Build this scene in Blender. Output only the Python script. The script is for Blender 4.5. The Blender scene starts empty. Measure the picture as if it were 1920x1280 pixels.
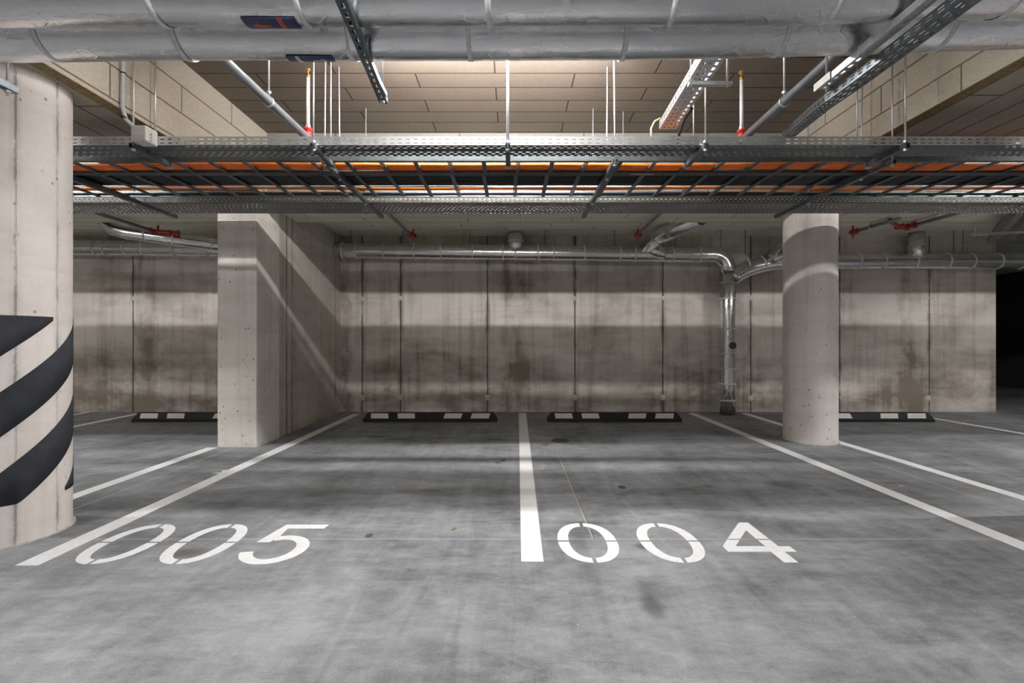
import bpy, bmesh, math, random
from mathutils import Vector, Matrix
random.seed(7)
S = bpy.context.scene
COL = S.collection
PI = math.pi
H = 1.10                       # camera height; Z values "above the lens" are written as H + dz

# ------------------------------------------------------------ camera, world, exposure
cam_d = bpy.data.cameras.new('camera'); cam = bpy.data.objects.new('camera', cam_d); COL.objects.link(cam)
cam.location = (0, 0, H); cam.rotation_euler = (PI / 2, 0, 0)
cam_d.sensor_width = 36.0; cam_d.lens = 16.5; cam_d.clip_start = 0.05; cam_d.clip_end = 100
S.camera = cam
S.view_settings.view_transform = 'Standard'; S.view_settings.look = 'None'
S.view_settings.gamma = 1.0; S.view_settings.use_curve_mapping = False
S.view_settings.exposure = 2.2
S.cycles.max_bounces = 12; S.cycles.diffuse_bounces = 8
world = bpy.data.worlds.new('world'); S.world = world; world.use_nodes = True
world.node_tree.nodes['Background'].inputs[0].default_value = (0.9, 0.95, 1, 1)
world.node_tree.nodes['Background'].inputs[1].default_value = 0.02
LAMP_POWER = 84.0              # strength of the tube diffusers
LAMP_AISLE = 42.0
LAMP_FRONT = 15.0

# ------------------------------------------------------------ node helper
class NT:
    def __init__(s, name):
        s.m = bpy.data.materials.new(name); s.m.use_nodes = True
        s.t = s.m.node_tree; s.n = s.t.nodes; s.l = s.t.links
        s.b = s.n['Principled BSDF']
    def new(s, ty, **kw):
        n = s.n.new(ty)
        for k, v in kw.items(): setattr(n, k, v)
        return n
    def put(s, sock, v):
        if isinstance(v, bpy.types.NodeSocket): s.l.new(v, sock)
        elif v is not None:
            if hasattr(sock.default_value, '__len__') and not hasattr(v, '__len__'): v = (v, v, v, 1)[:len(sock.default_value)]
            elif hasattr(sock.default_value, '__len__') and len(sock.default_value) == 4 and len(v) == 3: v = (*v, 1)
            sock.default_value = v
    def math(s, op, a, b=None, c=None, clamp=False):
        n = s.new('ShaderNodeMath', operation=op, use_clamp=clamp)
        s.put(n.inputs[0], a); s.put(n.inputs[1], b)
        if c is not None: s.put(n.inputs[2], c)
        return n.outputs[0]
    def coord(s, kind='Object'):
        return s.new('ShaderNodeTexCoord').outputs[kind]
    def mapv(s, v, scale=(1, 1, 1), loc=(0, 0, 0), rot=(0, 0, 0)):
        n = s.new('ShaderNodeMapping'); s.put(n.inputs[0], v)
        n.inputs['Scale'].default_value = scale; n.inputs['Location'].default_value = loc; n.inputs['Rotation'].default_value = rot
        return n.outputs[0]
    def noise(s, v, scale=5, detail=4, rough=.5, dist=0):
        n = s.new('ShaderNodeTexNoise'); s.put(n.inputs['Vector'], v)
        n.inputs['Scale'].default_value = scale; n.inputs['Detail'].default_value = detail
        n.inputs['Roughness'].default_value = rough; n.inputs['Distortion'].default_value = dist
        return n.outputs['Fac']
    def ramp(s, v, a, b, lo=0.0, hi=1.0):
        n = s.new('ShaderNodeMapRange', interpolation_type='SMOOTHSTEP'); s.put(n.inputs['Value'], v)
        n.inputs['From Min'].default_value = a; n.inputs['From Max'].default_value = b
        n.inputs['To Min'].default_value = lo; n.inputs['To Max'].default_value = hi
        return n.outputs['Result']
    def mix(s, f, a, b):
        n = s.new('ShaderNodeMix', data_type='RGBA'); s.put(n.inputs[0], f); s.put(n.inputs[6], a); s.put(n.inputs[7], b)
        return n.outputs[2]
    def xyz(s, v):
        n = s.new('ShaderNodeSeparateXYZ'); s.put(n.inputs[0], v); return n.outputs
    def bump(s, h, dist=.01, strength=.5, normal=None):
        n = s.new('ShaderNodeBump'); s.put(n.inputs['Height'], h); n.inputs['Distance'].default_value = dist
        n.inputs['Strength'].default_value = strength
        if normal: s.l.new(normal, n.inputs['Normal'])
        return n.outputs[0]
    def near(s, x, vals):
        """smallest distance of x to one of vals"""
        r = None
        for v in vals:
            d = s.math('ABSOLUTE', s.math('SUBTRACT', x, v))
            r = d if r is None else s.math('MINIMUM', r, d)
        return r
    def out(s, color=None, rough=None, metal=None, normal=None):
        s.put(s.b.inputs['Base Color'], color); s.put(s.b.inputs['Roughness'], rough)
        s.put(s.b.inputs['Metallic'], metal)
        if normal: s.l.new(normal, s.b.inputs['Normal'])
        return s.m

def plain(name, col, rough=.5, metal=0.0, var=.08, scale=30):
    t = NT(name); n = t.noise(t.coord(), scale, 3)
    a = tuple(c * (1 - var) for c in col); b = tuple(min(1, c * (1 + var)) for c in col)
    return t.out(t.mix(t.ramp(n, .3, .7), a, b), rough, metal)

# ------------------------------------------------------------ materials
def concrete(name, base, dark, joints=(), jaxis=0, stains=(), stain_amt=.5, pores=.6, dirt_low=.0, streak=.3, joint_w=.010, seams_angle=None, blotch=.4, psize=.13, pthr=.52, pscale=24):
    t = NT(name); co = t.coord(); x = t.xyz(co)
    warp = t.noise(co, 1.3, 6, .6)
    big = t.ramp(t.noise(t.mapv(co, (1, 1, 1.6)), .9, 7, .62, .4), .42, .66)
    vert = t.ramp(t.noise(t.mapv(co, (6, 6, .35)), 1.6, 5, .6), .45, .72)
    horz = t.ramp(t.noise(t.mapv(co, (.7, .7, 5)), 1.4, 5, .6), .46, .7)
    fine = t.noise(co, 60, 4, .7)
    f = t.math('ADD', t.math('MULTIPLY', big, blotch), t.math('MULTIPLY', vert, streak))
    f = t.math('ADD', f, t.math('MULTIPLY', horz, blotch * .5))
    f = t.math('ADD', f, t.math('MULTIPLY', t.math('SUBTRACT', fine, .5), .55))
    for (sx, hw) in stains:
        d = t.math('ABSOLUTE', t.math('SUBTRACT', x[jaxis], sx))
        d = t.math('ADD', d, t.math('MULTIPLY', t.math('SUBTRACT', t.noise(t.mapv(co, (2.5, 2.5, 1.1)), 2.2, 5, .65), .5), .42))
        m = t.ramp(d, hw * 1.05, hw * .3)
        patch = t.ramp(t.noise(t.mapv(co, (2, 2, 1)), 2.1, 5, .6), .38, .64, .15, 1)
        f = t.math('ADD', f, t.math('MULTIPLY', t.math('MULTIPLY', m, patch), stain_amt))
    low = t.ramp(x[2], 1.55, .15, 0, dirt_low)
    if dirt_low: f = t.math('ADD', f, t.math('MULTIPLY', low, t.ramp(t.noise(t.mapv(co, (1.2, 1.2, 2.2)), 1.5, 7, .7), .30, .74)))
    f = t.math('MINIMUM', t.math('MAXIMUM', f, 0), .9)
    col = t.mix(f, base, dark)
    # small air holes
    v = t.new('ShaderNodeTexVoronoi'); t.put(v.inputs['Vector'], t.mapv(co, (1, 1, .8))); v.inputs['Scale'].default_value = pscale
    hole = t.math('MULTIPLY', t.ramp(v.outputs['Distance'], psize, psize * .5), t.ramp(t.noise(co, 9, 2), pthr, pthr + .07))
    col = t.mix(t.math('MULTIPLY', hole, pores), col, tuple(c * .28 for c in base))
    h = t.math('SUBTRACT', t.math('MULTIPLY', fine, .25), t.math('MULTIPLY', hole, .8))
    if joints:
        d = t.near(t.math('ADD', x[jaxis], t.math('MULTIPLY', t.math('SUBTRACT', t.noise(t.mapv(co, (3, 3, 6)), 3, 5, .7), .5), .022)), joints)
        core = t.ramp(d, joint_w, joint_w * .35)
        halo = t.math('MULTIPLY', t.ramp(d, joint_w * 5, joint_w), t.ramp(t.noise(t.mapv(co, (5, 5, 1.4)), 1.6, 4), .45, .62))
        col = t.mix(t.math('MULTIPLY', halo, .55), col, tuple(c * .45 for c in dark))
        col = t.mix(t.math('MULTIPLY', core, t.ramp(t.noise(co, 5, 3), .25, .5, .5, .95)), col, tuple(c * .22 for c in dark))
        h = t.math('SUBTRACT', h, t.math('MULTIPLY', core, 1.5))
    if seams_angle:
        a = t.math('ARCTAN2', x[1], x[0])
        a = t.math('ADD', a, t.math('MULTIPLY', t.math('SUBTRACT', t.noise(t.mapv(co, (2, 2, 8)), 3, 4, .7), .5), .05))
        d = t.near(a, seams_angle)
        core = t.ramp(d, .03, .008); wide = t.ramp(d, .12, .02)
        k = t.ramp(t.noise(t.mapv(co, (1, 1, .7)), 3.5, 5, .7), .4, .62)
        col = t.mix(t.math('MULTIPLY', wide, t.math('MULTIPLY', k, .45)), col, tuple(c * .5 for c in base))
        col = t.mix(t.math('MULTIPLY', core, t.ramp(k, 0, 1, .18, .75)), col, tuple(c * .3 for c in base))
        h = t.math('SUBTRACT', h, core)
    return t.out(col, .82, 0, t.bump(h, .006, .5))

M = {}
WALL_JOINTS = (-5.92, -2.34, -1.74, -.383, .983, 2.357, 3.73, 5.12, 6.52)
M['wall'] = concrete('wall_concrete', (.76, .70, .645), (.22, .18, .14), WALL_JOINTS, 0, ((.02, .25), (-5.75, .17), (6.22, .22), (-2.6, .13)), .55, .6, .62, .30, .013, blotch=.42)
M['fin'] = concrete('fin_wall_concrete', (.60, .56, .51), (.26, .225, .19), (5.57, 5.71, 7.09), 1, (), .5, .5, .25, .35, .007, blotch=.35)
M['pillar'] = concrete('pillar_concrete', (.84, .80, .74), (.52, .475, .42), (), 0, (), .5, .95, .1, .35, blotch=.45, psize=.17, pthr=.47, pscale=17)
M['column'] = concrete('column_concrete', (.80, .745, .71), (.54, .49, .45), (), 0, (), .5, .9, .0, .4, blotch=.45, psize=.16, pthr=.48, pscale=17)
M['column_near'] = concrete('column_concrete_seamed', (.84, .785, .75), (.62, .54, .48), (), 0, (), .5, .75, .0, .28, seams_angle=(-2.4, -1.55, -.62, .06, .75, 1.6, 2.5), blotch=.45, psize=.16, pthr=.48, pscale=17)
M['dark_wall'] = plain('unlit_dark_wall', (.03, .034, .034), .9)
M['side_wall'] = concrete('side_concrete', (.5, .47, .44), (.26, .23, .2))

def boards(name, base, groove, loc):
    t = NT(name); uv = t.coord('UV')
    b = t.new('ShaderNodeTexBrick'); b.offset = .5; b.offset_frequency = 2
    t.put(b.inputs['Vector'], t.mapv(uv, loc=loc))
    b.inputs['Scale'].default_value = 1; b.inputs['Brick Width'].default_value = 1.27; b.inputs['Row Height'].default_value = .2085
    b.inputs['Mortar Size'].default_value = .0062; b.inputs['Mortar Smooth'].default_value = .25; b.inputs['Bias'].default_value = 0
    b.inputs['Color1'].default_value = (0, 0, 0, 1); b.inputs['Color2'].default_value = (1, 1, 1, 1); b.inputs['Mortar'].default_value = (.5, .5, .5, 1)
    fib = t.noise(t.mapv(uv, (1, 1.6, 1)), 55, 6, .8, 1.5); blot = t.noise(uv, 2.2, 4, .6)
    c = t.mix(t.ramp(fib, .28, .72), tuple(q * .70 for q in base), tuple(min(1, q * 1.22) for q in base))
    c = t.mix(t.math('MULTIPLY', b.outputs['Color'], .16), c, tuple(q * .62 for q in base))
    c = t.mix(t.ramp(blot, .45, .75, 0, .25), c, tuple(q * .7 for q in base))
    c = t.mix(b.outputs['Fac'], c, groove)
    h = t.math('SUBTRACT', t.math('MULTIPLY', fib, .3), t.math('MULTIPLY', b.outputs['Fac'], 3.5))
    return t.out(c, .95, 0, t.bump(h, .012, .8))
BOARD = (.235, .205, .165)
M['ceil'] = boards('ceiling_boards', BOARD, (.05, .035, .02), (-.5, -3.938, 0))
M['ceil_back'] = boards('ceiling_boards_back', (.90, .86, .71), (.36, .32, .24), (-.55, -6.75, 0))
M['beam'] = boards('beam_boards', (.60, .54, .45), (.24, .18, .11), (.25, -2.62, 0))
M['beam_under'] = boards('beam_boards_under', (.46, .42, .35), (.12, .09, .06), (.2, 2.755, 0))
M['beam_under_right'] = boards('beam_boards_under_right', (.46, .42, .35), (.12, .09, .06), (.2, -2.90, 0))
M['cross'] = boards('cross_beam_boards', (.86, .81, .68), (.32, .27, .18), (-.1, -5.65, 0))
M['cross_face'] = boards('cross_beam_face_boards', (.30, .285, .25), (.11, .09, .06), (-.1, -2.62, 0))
M['ochre'] = plain('shaded_board_edge', (.25, .18, .085), .95, 0, .25, 40)  # dark ochre puts the shade on the bare board edge into the colour

def floor_mat():
    t = NT('floor_concrete'); co = t.coord(); x = t.xyz(co)
    a = t.noise(t.mapv(co, (1, 1, 1), rot=(0, 0, .5)), .75, 8, .62, .9)
    sw = t.noise(t.mapv(co, (.9, 3.2, 1), rot=(0, 0, -.75)), 1.0, 7, .66, 1.2)
    sw2 = t.noise(t.mapv(co, (6, .9, 1), rot=(0, 0, -.35)), 1.1, 6, .66, 1.0)
    fine = t.noise(co, 150, 5, .8)
    f = t.math('ADD', t.math('MULTIPLY', t.ramp(a, .32, .68), .42), t.math('MULTIPLY', t.ramp(sw, .3, .7), .34))
    f = t.math('ADD', f, t.math('MULTIPLY', t.ramp(sw2, .3, .7), .24))
    f = t.math('ADD', f, t.math('ADD', t.math('MULTIPLY', t.math('SUBTRACT', fine, .5), 1.15), t.math('MULTIPLY', t.math('SUBTRACT', t.noise(t.mapv(co, (4, 11, 1), rot=(0, 0, -.9)), 1.9, 7, .75, .6), .5), .8)))
    f = t.math('ADD', f, t.math('MULTIPLY', t.math('SUBTRACT', t.noise(t.mapv(co, (1, 1.7, 1), rot=(0, 0, -.8)), 6.5, 8, .72, .5), .5), .8))
    col = t.mix(f, (.085, .089, .096), (.385, .397, .42))
    # tyre scuffs: arcs
    rr = t.new('ShaderNodeVectorMath', operation='LENGTH'); t.put(rr.inputs[0], t.mapv(co, (1, 1, 0), loc=(3.6, -1.0, 0)))
    arc = t.math('MULTIPLY', t.ramp(t.near(rr.outputs['Value'], (3.0, 3.22)), .10, .02), t.ramp(t.noise(t.mapv(co, (1, 1, 1)), 1.7, 5, .7), .46, .66))
    col = t.mix(t.math('MULTIPLY', arc, .35), col, (.10, .10, .10))
    # pale dust specks
    v = t.new('ShaderNodeTexVoronoi'); t.put(v.inputs['Vector'], co); v.inputs['Scale'].default_value = 13
    sp = t.math('MULTIPLY', t.ramp(v.outputs['Distance'], .06, .03), t.ramp(t.noise(co, 3, 3), .52, .6))
    col = t.mix(t.math('MULTIPLY', sp, .6), col, (.7, .7, .7))
    # oil spots and stains (x, y, rx, ry, strength)
    w = t.math('MULTIPLY', t.math('SUBTRACT', t.noise(co, 9, 4, .6), .5), .9)
    for (sx, sy, rx, ry, k, c) in (
        (.535, 5.22, .10, .13, .9, 0), (.83, 3.546, .03, .045, .9, 0), (-.085, 4.34, .03, .04, .8, 0), (-.13, 4.27, .025, .03, .7, 0),
        (2.10, 3.62, .14, .10, .55, 1), (.585, 1.95, .045, .10, .55, 1), (.60, 2.07, .05, .12, .35, 1), (-.81, 2.66, .022, .03, .8, 0),
        (-1.70, 2.44, .10, .06, .75, 2), (.70, 2.52, .035, .04, .6, 1), (-.55, 3.35, .18, .16, .30, 1), (-1.28, 5.30, .16, .05, .7, 1),
        (-1.55, 5.45, .2, .04, .6, 1), (-1.1, 5.2, .12, .03, .6, 1), (-.2, 5.28, .10, .05, .6, 1), (1.9, 5.3, .3, .05, .4, 1), (2.3, 4.8, .2, .07, .3, 1), (.35, 5.0, .05, .06, .5, 1), (-2.9, 3.1, .35, .3, .25, 1), (-1.6, 3.2, .6, .25, .35, 1)):
        dx = t.math('DIVIDE', t.math('SUBTRACT', x[0], sx), rx); dy = t.math('DIVIDE', t.math('SUBTRACT', x[1], sy), ry)
        r = t.math('SQRT', t.math('ADD', t.math('MULTIPLY', dx, dx), t.math('MULTIPLY', dy, dy)))
        r = t.math('ADD', r, w)
        soft = (1.15, .8) if c == 0 else (1.5, .3)
        col = t.mix(t.math('MULTIPLY', t.ramp(r, *soft), k), col, (.022, .022, .024) if c != 2 else (.09, .075, .055))
    # saw-cut joints with pale filler
    j = t.near(x[0], (-2.88, 3.28)); jl = t.math('MULTIPLY', t.ramp(j, .0055, .003), t.ramp(x[1], 4.95, 4.7))
    j2 = t.ramp(t.near(x[1], (2.616,)), .0045, .0025)
    j3 = t.math('MULTIPLY', t.ramp(t.near(x[0], (.451,)), .0062, .0036), t.math('MULTIPLY', t.ramp(x[1], 4.9, 4.5), t.ramp(x[1], 2.61, 2.63)))
    col = t.mix(t.math('MULTIPLY', t.math('MAXIMUM', jl, j2), .62), col, (.62, .60, .56))
    col = t.mix(t.math('MULTIPLY', j3, .85), col, (.50, .42, .32))
    col = t.mix(t.math('MULTIPLY', t.math('MULTIPLY', t.ramp(t.near(x[0], (.459,)), .005, .002), t.ramp(x[1], 4.9, 4.5)), t.math('MULTIPLY', t.ramp(x[1], 2.61, 2.63), .5)), col, (.08, .07, .06))
    h = t.math('ADD', t.math('MULTIPLY', fine, .2), t.math('MULTIPLY', a, .2))
    return t.out(col, t.ramp(a, .3, .7, .52, .7), 0, t.bump(h, .003, .35))
M['floor'] = floor_mat()

def paint():
    t = NT('white_floor_paint'); co = t.coord()
    n = t.noise(co, 40, 5, .7); b = t.noise(co, 3, 4, .6)
    col = t.mix(t.ramp(n, .3, .75), (.93, .93, .935), (.80, .80, .81))
    col = t.mix(t.ramp(b, .55, .75, 0, .35), col, (.68, .68, .69))
    return t.out(col, .6, 0)
M['paint'] = paint()

def foil(name, base=(.82, .83, .85), rough=.27, scale=1.0, bumpk=.4, axis=0):
    """crinkled aluminium: long soft dents, short sharp creases"""
    t = NT(name); co = t.coord()
    soft = t.noise(t.mapv(co, (1.0, 2.0, 2.0)), 3.2 * scale, 3, .5, .2)
    v = t.new('ShaderNodeTexVoronoi', feature='DISTANCE_TO_EDGE'); t.put(v.inputs['Vector'], t.mapv(co, (.8, 1.3, 1.3), rot=(.3, .5, .7))); v.inputs['Scale'].default_value = 15 * scale
    crease = t.math('MULTIPLY', t.ramp(v.outputs['Distance'], .10, .0), t.ramp(t.noise(co, 5, 3), .45, .65))
    fine = t.noise(t.mapv(co, (.8, 2.4, 2.4), rot=(.2, .1, .25)), 20 * scale, 5, .65, .6)
    h = t.math('ADD', t.math('MULTIPLY', soft, .40), t.math('ADD', t.math('MULTIPLY', crease, .16), t.math('MULTIPLY', fine, .30)))
    c = t.mix(t.ramp(soft, .35, .65), tuple(q * .93 for q in base), base)
    return t.out(c, t.ramp(fine, .3, .7, rough * .8, rough * 1.3), 1, t.bump(h, .008, bumpk))
M['foil'] = foil('aluminium_foil_wrap', (.80, .805, .82), .18, 1.0, .85)
M['foil_small'] = foil('aluminium_foil_wrap_small', (.80, .80, .79), .22, 1.3, .16)
M['band'] = plain('pale_grey_band', (.74, .75, .76), .5, 0, .1, 60)
M['band_dark'] = plain('wire_band', (.72, .70, .66), .5, 0, .1, 60)

def galv(name, a, b, rough=.38, metal=.9):
    t = NT(name); co = t.coord()
    v = t.new('ShaderNodeTexVoronoi'); t.put(v.inputs['Vector'], co); v.inputs['Scale'].default_value = 90
    n = t.noise(co, 6, 4)
    c = t.mix(t.math('ADD', t.math('MULTIPLY', t.xyz(v.outputs['Color'])[0], .5), t.math('MULTIPLY', n, .5)), a, b)
    return t.out(c, rough, metal)
M['galv'] = galv('galvanised_steel', (.60, .62, .64), (.80, .81, .83), .42, .85)
M['galv_dark'] = galv('dull_galvanised_steel', (.13, .15, .165), (.24, .265, .285), .45, .8)
M['galv_bright'] = galv('bright_zinc_rod', (.60, .61, .63), (.75, .76, .78), .4, .7)
M['far_tray'] = galv('brownish_galvanised_steel', (.17, .165, .165), (.27, .26, .26), .5, .6)
M['far_flange'] = galv('dark_tray_flange', (.06, .06, .055), (.11, .105, .10), .6, .4)
M['rubber'] = plain('black_rubber', (.012, .012, .014), .6, 0, .3, 50)
M['patch'] = plain('white_reflective_film', (.80, .78, .75), .4, 0, .05, 60)
M['orange'] = plain('orange_cable_jacket', (.85, .18, .02), .42, 0, .1, 9)
M['black_cable'] = plain('black_cable_jacket', (.012, .012, .015), .42, 0, .3, 12)
M['white_cable'] = plain('white_cable_jacket', (.75, .74, .72), .45)
M['grey_pipe'] = plain('grey_painted_pipe', (.17, .175, .19), .35, .1, .06, 10)
M['dark_pipe'] = plain('dark_grey_painted_pipe', (.17, .19, .20), .4, .1, .1, 10)
M['red'] = plain('red_painted_fitting', (.42, .03, .02), .35, 0, .1, 20)
M['bright_red'] = plain('bright_red_fitting', (.75, .05, .04), .4, 0, .1, 20)
M['brass'] = plain('brass_sprinkler', (.62, .35, .13), .35, .8, .1, 20)
M['white_pipe'] = plain('white_pipe', (.82, .82, .82), .4)
M['box'] = plain('pale_grey_plastic', (.62, .62, .58), .5, 0, .03, 10)
M['conduit'] = plain('grey_plastic_conduit', (.52, .52, .52), .45)
M['yellow'] = plain('pale_yellow_cable', (.75, .66, .30), .45)
M['film'] = plain('dark_grey_hazard_film', (.030, .033, .042), .85, 0, .15, 14)
M['blue'] = plain('dark_blue_label', (.045, .06, .14), .45, 0, .1, 15)
M['label_red'] = plain('orange_red_print', (.62, .10, .04), .45)
M['label_white'] = plain('pale_print', (.55, .56, .60), .45)
M['dark_hole'] = plain('dark_opening', (.05, .05, .05), .8)
M['plug'] = plain('pale_cement_plug', (.60, .57, .52), .8, 0, .15, 30)
M['grout'] = plain('pale_grout', (.52, .51, .48), .8, 0, .15, 30)
M['leaf'] = plain('dry_leaf', (.30, .18, .08), .8)
M['scrap'] = plain('pinkish_scrap', (.7, .45, .42), .7)
t = NT('lamp_diffuser'); t.put(t.b.inputs['Emission Color'], (1.0, .985, .965, 1)); t.b.inputs['Emission Strength'].default_value = LAMP_POWER; M['lamp'] = t.m
t = NT('lamp_diffuser_aisle'); t.put(t.b.inputs['Emission Color'], (1.0, .985, .965, 1)); t.b.inputs['Emission Strength'].default_value = LAMP_AISLE; M['lamp_aisle'] = t.m
t = NT('lamp_diffuser_front'); t.put(t.b.inputs['Emission Color'], (1.0, .985, .965, 1)); t.b.inputs['Emission Strength'].default_value = LAMP_FRONT; M['lamp_front'] = t.m
M['housing'] = plain('white_lamp_housing', (.75, .75, .75), .5)

# ------------------------------------------------------------ mesh builder
class MB:
    def __init__(s): s.v = []; s.f = []; s.sm = []; s.mi = []
    def add(s, vs, fs, smooth=False, mi=0):
        o = len(s.v); s.v += [tuple(v) for v in vs]
        for f in fs: s.f.append([i + o for i in f]); s.sm.append(smooth); s.mi.append(mi)
        return s
    def box(s, x0, x1, y0, y1, z0, z1, mi=0):
        vs = [(x, y, z) for z in (z0, z1) for y in (y0, y1) for x in (x0, x1)]
        s.add(vs, [(0, 2, 3, 1), (4, 5, 7, 6), (0, 1, 5, 4), (2, 6, 7, 3), (0, 4, 6, 2), (1, 3, 7, 5)], False, mi); return s
    def obox(s, p0, p1, w, h, up=(0, 0, 1)):
        p0, p1 = Vector(p0), Vector(p1); d = (p1 - p0).normalized(); a = d.cross(Vector(up)).normalized() * w / 2; b = a.cross(d).normalized() * h / 2
        vs = [p + i * a + j * b for p in (p0, p1) for (i, j) in ((-1, -1), (1, -1), (1, 1), (-1, 1))]
        s.add(vs, [(0, 1, 2, 3), (7, 6, 5, 4), (0, 4, 5, 1), (1, 5, 6, 2), (2, 6, 7, 3), (3, 7, 4, 0)]); return s
    def tube(s, pts, r, seg=12, caps=True, smooth=True):
        pts = [Vector(p) for p in pts]; n = len(pts); rs = r if hasattr(r, '__len__') else [r] * n
        tg = [((pts[min(i + 1, n - 1)] - pts[i]).normalized() + (pts[i] - pts[max(i - 1, 0)]).normalized()).normalized() for i in range(n)]
        ref = Vector((0, 0, 1)) if abs(tg[0].z) < .9 else Vector((0, 1, 0))
        a = tg[0].cross(ref).normalized(); vs = []
        for i in range(n):
            a = (a - tg[i] * a.dot(tg[i])).normalized(); b = tg[i].cross(a)
            for k in range(seg):
                th = 2 * PI * k / seg; vs.append(pts[i] + (a * math.cos(th) + b * math.sin(th)) * rs[i])
        fs = [(i * seg + k, i * seg + (k + 1) % seg, (i + 1) * seg + (k + 1) % seg, (i + 1) * seg + k) for i in range(n - 1) for k in range(seg)]
        s.add(vs, fs, smooth)
        if caps:
            o = len(s.v) - n * seg
            s.f.append([o + k for k in range(seg)][::-1]); s.sm.append(False); s.mi.append(0)
            s.f.append([o + (n - 1) * seg + k for k in range(seg)]); s.sm.append(False); s.mi.append(0)
        return s
    def ring(s, c, axis, r, w, t_=.004, seg=24):
        """flat band round a pipe: centre c, axis, inner radius r, width w, thickness t_"""
        c = Vector(c); ax = Vector(axis).normalized(); ref = Vector((0, 0, 1)) if abs(ax.z) < .9 else Vector((0, 1, 0))
        a = ax.cross(ref).normalized(); b = ax.cross(a); vs = []
        for (rr, hh) in ((r, -w / 2), (r + t_, -w / 2), (r + t_, w / 2), (r, w / 2)):
            for k in range(seg):
                th = 2 * PI * k / seg; vs.append(c + ax * hh + (a * math.cos(th) + b * math.sin(th)) * rr)
        fs = []
        for q in range(4):
            for k in range(seg): fs.append((q * seg + k, q * seg + (k + 1) % seg, ((q + 1) % 4) * seg + (k + 1) % seg, ((q + 1) % 4) * seg + k))
        s.add(vs, fs, True); return s
    def poly(s, pts, z0, z1):
        """prism over a floor polygon (x, y)"""
        n = len(pts); vs = [(x, y, z0) for x, y in pts] + [(x, y, z1) for x, y in pts]
        s.add(vs, [list(range(n))[::-1], list(range(n, 2 * n))] + [(i, (i + 1) % n, n + (i + 1) % n, n + i) for i in range(n)]); return s
    def build(s, name, mat, parent=None, solid=0, bevel=0, uv=False, merge=False):
        me = bpy.data.meshes.new(name); off = Vector((0, 0, 0)); p = parent
        while p is not None: off += Vector(p.location); p = p.parent
        me.from_pydata([(v[0] - off.x, v[1] - off.y, v[2] - off.z) for v in s.v], [], s.f)
        for m in (mat if isinstance(mat, (list, tuple)) else [mat]): me.materials.append(m)
        me.polygons.foreach_set('use_smooth', s.sm); me.polygons.foreach_set('material_index', s.mi)
        if uv:
            L = me.uv_layers.new(name='UVMap')
            for p_ in me.polygons:
                n = p_.normal
                for li in p_.loop_indices:
                    v = Vector(s.v[me.loops[li].vertex_index])
                    if abs(n.z) > .7: q = (v.y, v.x) if uv == 'swap' else (v.x, v.y)
                    elif abs(n.x) > .7: q = (v.y, v.z)
                    else: q = (v.x, v.z)
                    L.data[li].uv = q
        me.update()
        if merge:
            bm = bmesh.new(); bm.from_mesh(me); bmesh.ops.remove_doubles(bm, verts=bm.verts, dist=1e-5); bm.to_mesh(me); bm.free()
        o = bpy.data.objects.new(name, me); COL.objects.link(o)
        if parent is not None: o.parent = parent
        if solid:
            md = o.modifiers.new('thick', 'SOLIDIFY'); md.thickness = solid; md.offset = 0
        if bevel:
            md = o.modifiers.new('bevel', 'BEVEL'); md.width = bevel; md.segments = 2; md.limit_method = 'ANGLE'
        return o

def thing(name, loc, label, cat, group=None):
    o = bpy.data.objects.new(name, None); o.empty_display_size = .1; COL.objects.link(o)
    o.location = loc; o['label'] = label; o['category'] = cat
    if group: o['group'] = group
    return o
def tag(o, label, cat, group=None):
    o['label'] = label; o['category'] = cat
    if group: o['group'] = group
    return o
def struct(o): o['kind'] = 'structure'; return o

def perf(mb, org, U, V, ulen, rows, vlen, pitch, slot):
    """sheet at org spanned by unit vectors U, V; rows: (v0, v1, phase) of slots left open"""
    org, U, V = Vector(org), Vector(U), Vector(V)
    def q(u0, u1, v0, v1):
        if u1 - u0 > 1e-5 and v1 - v0 > 1e-5:
            mb.add([org + U * u0 + V * v0, org + U * u1 + V * v0, org + U * u1 + V * v1, org + U * u0 + V * v1], [(0, 1, 2, 3)])
    v = 0
    for (a, b, ph) in rows:
        q(0, ulen, v, a); u = 0; k = 0
        while True:
            s0 = ph * pitch + k * pitch + (pitch - slot)
            if s0 + slot >= ulen: break
            q(u, s0, a, b); u = s0 + slot; k += 1
        q(u, ulen, a, b); v = b
    q(0, ulen, v, vlen)
    return mb

# ============================================================ SETTING
X0, X1, Y0, Y1 = -9.5, 12.0, -9.0, 7.333
struct(MB().box(X0, X1 + .3, Y0, 14, -.2, 0).build('floor', M['floor']))
ZC, ZB, ZBM = 3.23, 2.75, 2.59
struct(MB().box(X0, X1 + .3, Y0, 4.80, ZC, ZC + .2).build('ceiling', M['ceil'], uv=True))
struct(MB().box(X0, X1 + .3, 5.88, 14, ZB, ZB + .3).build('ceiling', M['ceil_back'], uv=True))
wb = struct(MB().box(X0, 7.56, Y1, Y1 + .3, 0, ZB).build('wall_back', M['wall']))
struct(MB().box(X0 - .3, X0, Y0, 14, 0, ZC + .2).build('wall_left', M['side_wall']))
struct(MB().box(X1, X1 + .3, Y0, Y1 + .3, 0, ZC + .2).build('wall_right', M['side_wall']))
struct(MB().box(X0, X1, Y0 - .3, Y0, 0, ZC + .2).build('wall_front', M['side_wall']))
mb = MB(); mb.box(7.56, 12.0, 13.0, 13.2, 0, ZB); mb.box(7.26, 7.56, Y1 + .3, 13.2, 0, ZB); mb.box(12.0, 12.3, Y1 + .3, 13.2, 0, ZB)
struct(mb.build('wall_far', M['dark_wall']))
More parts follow.
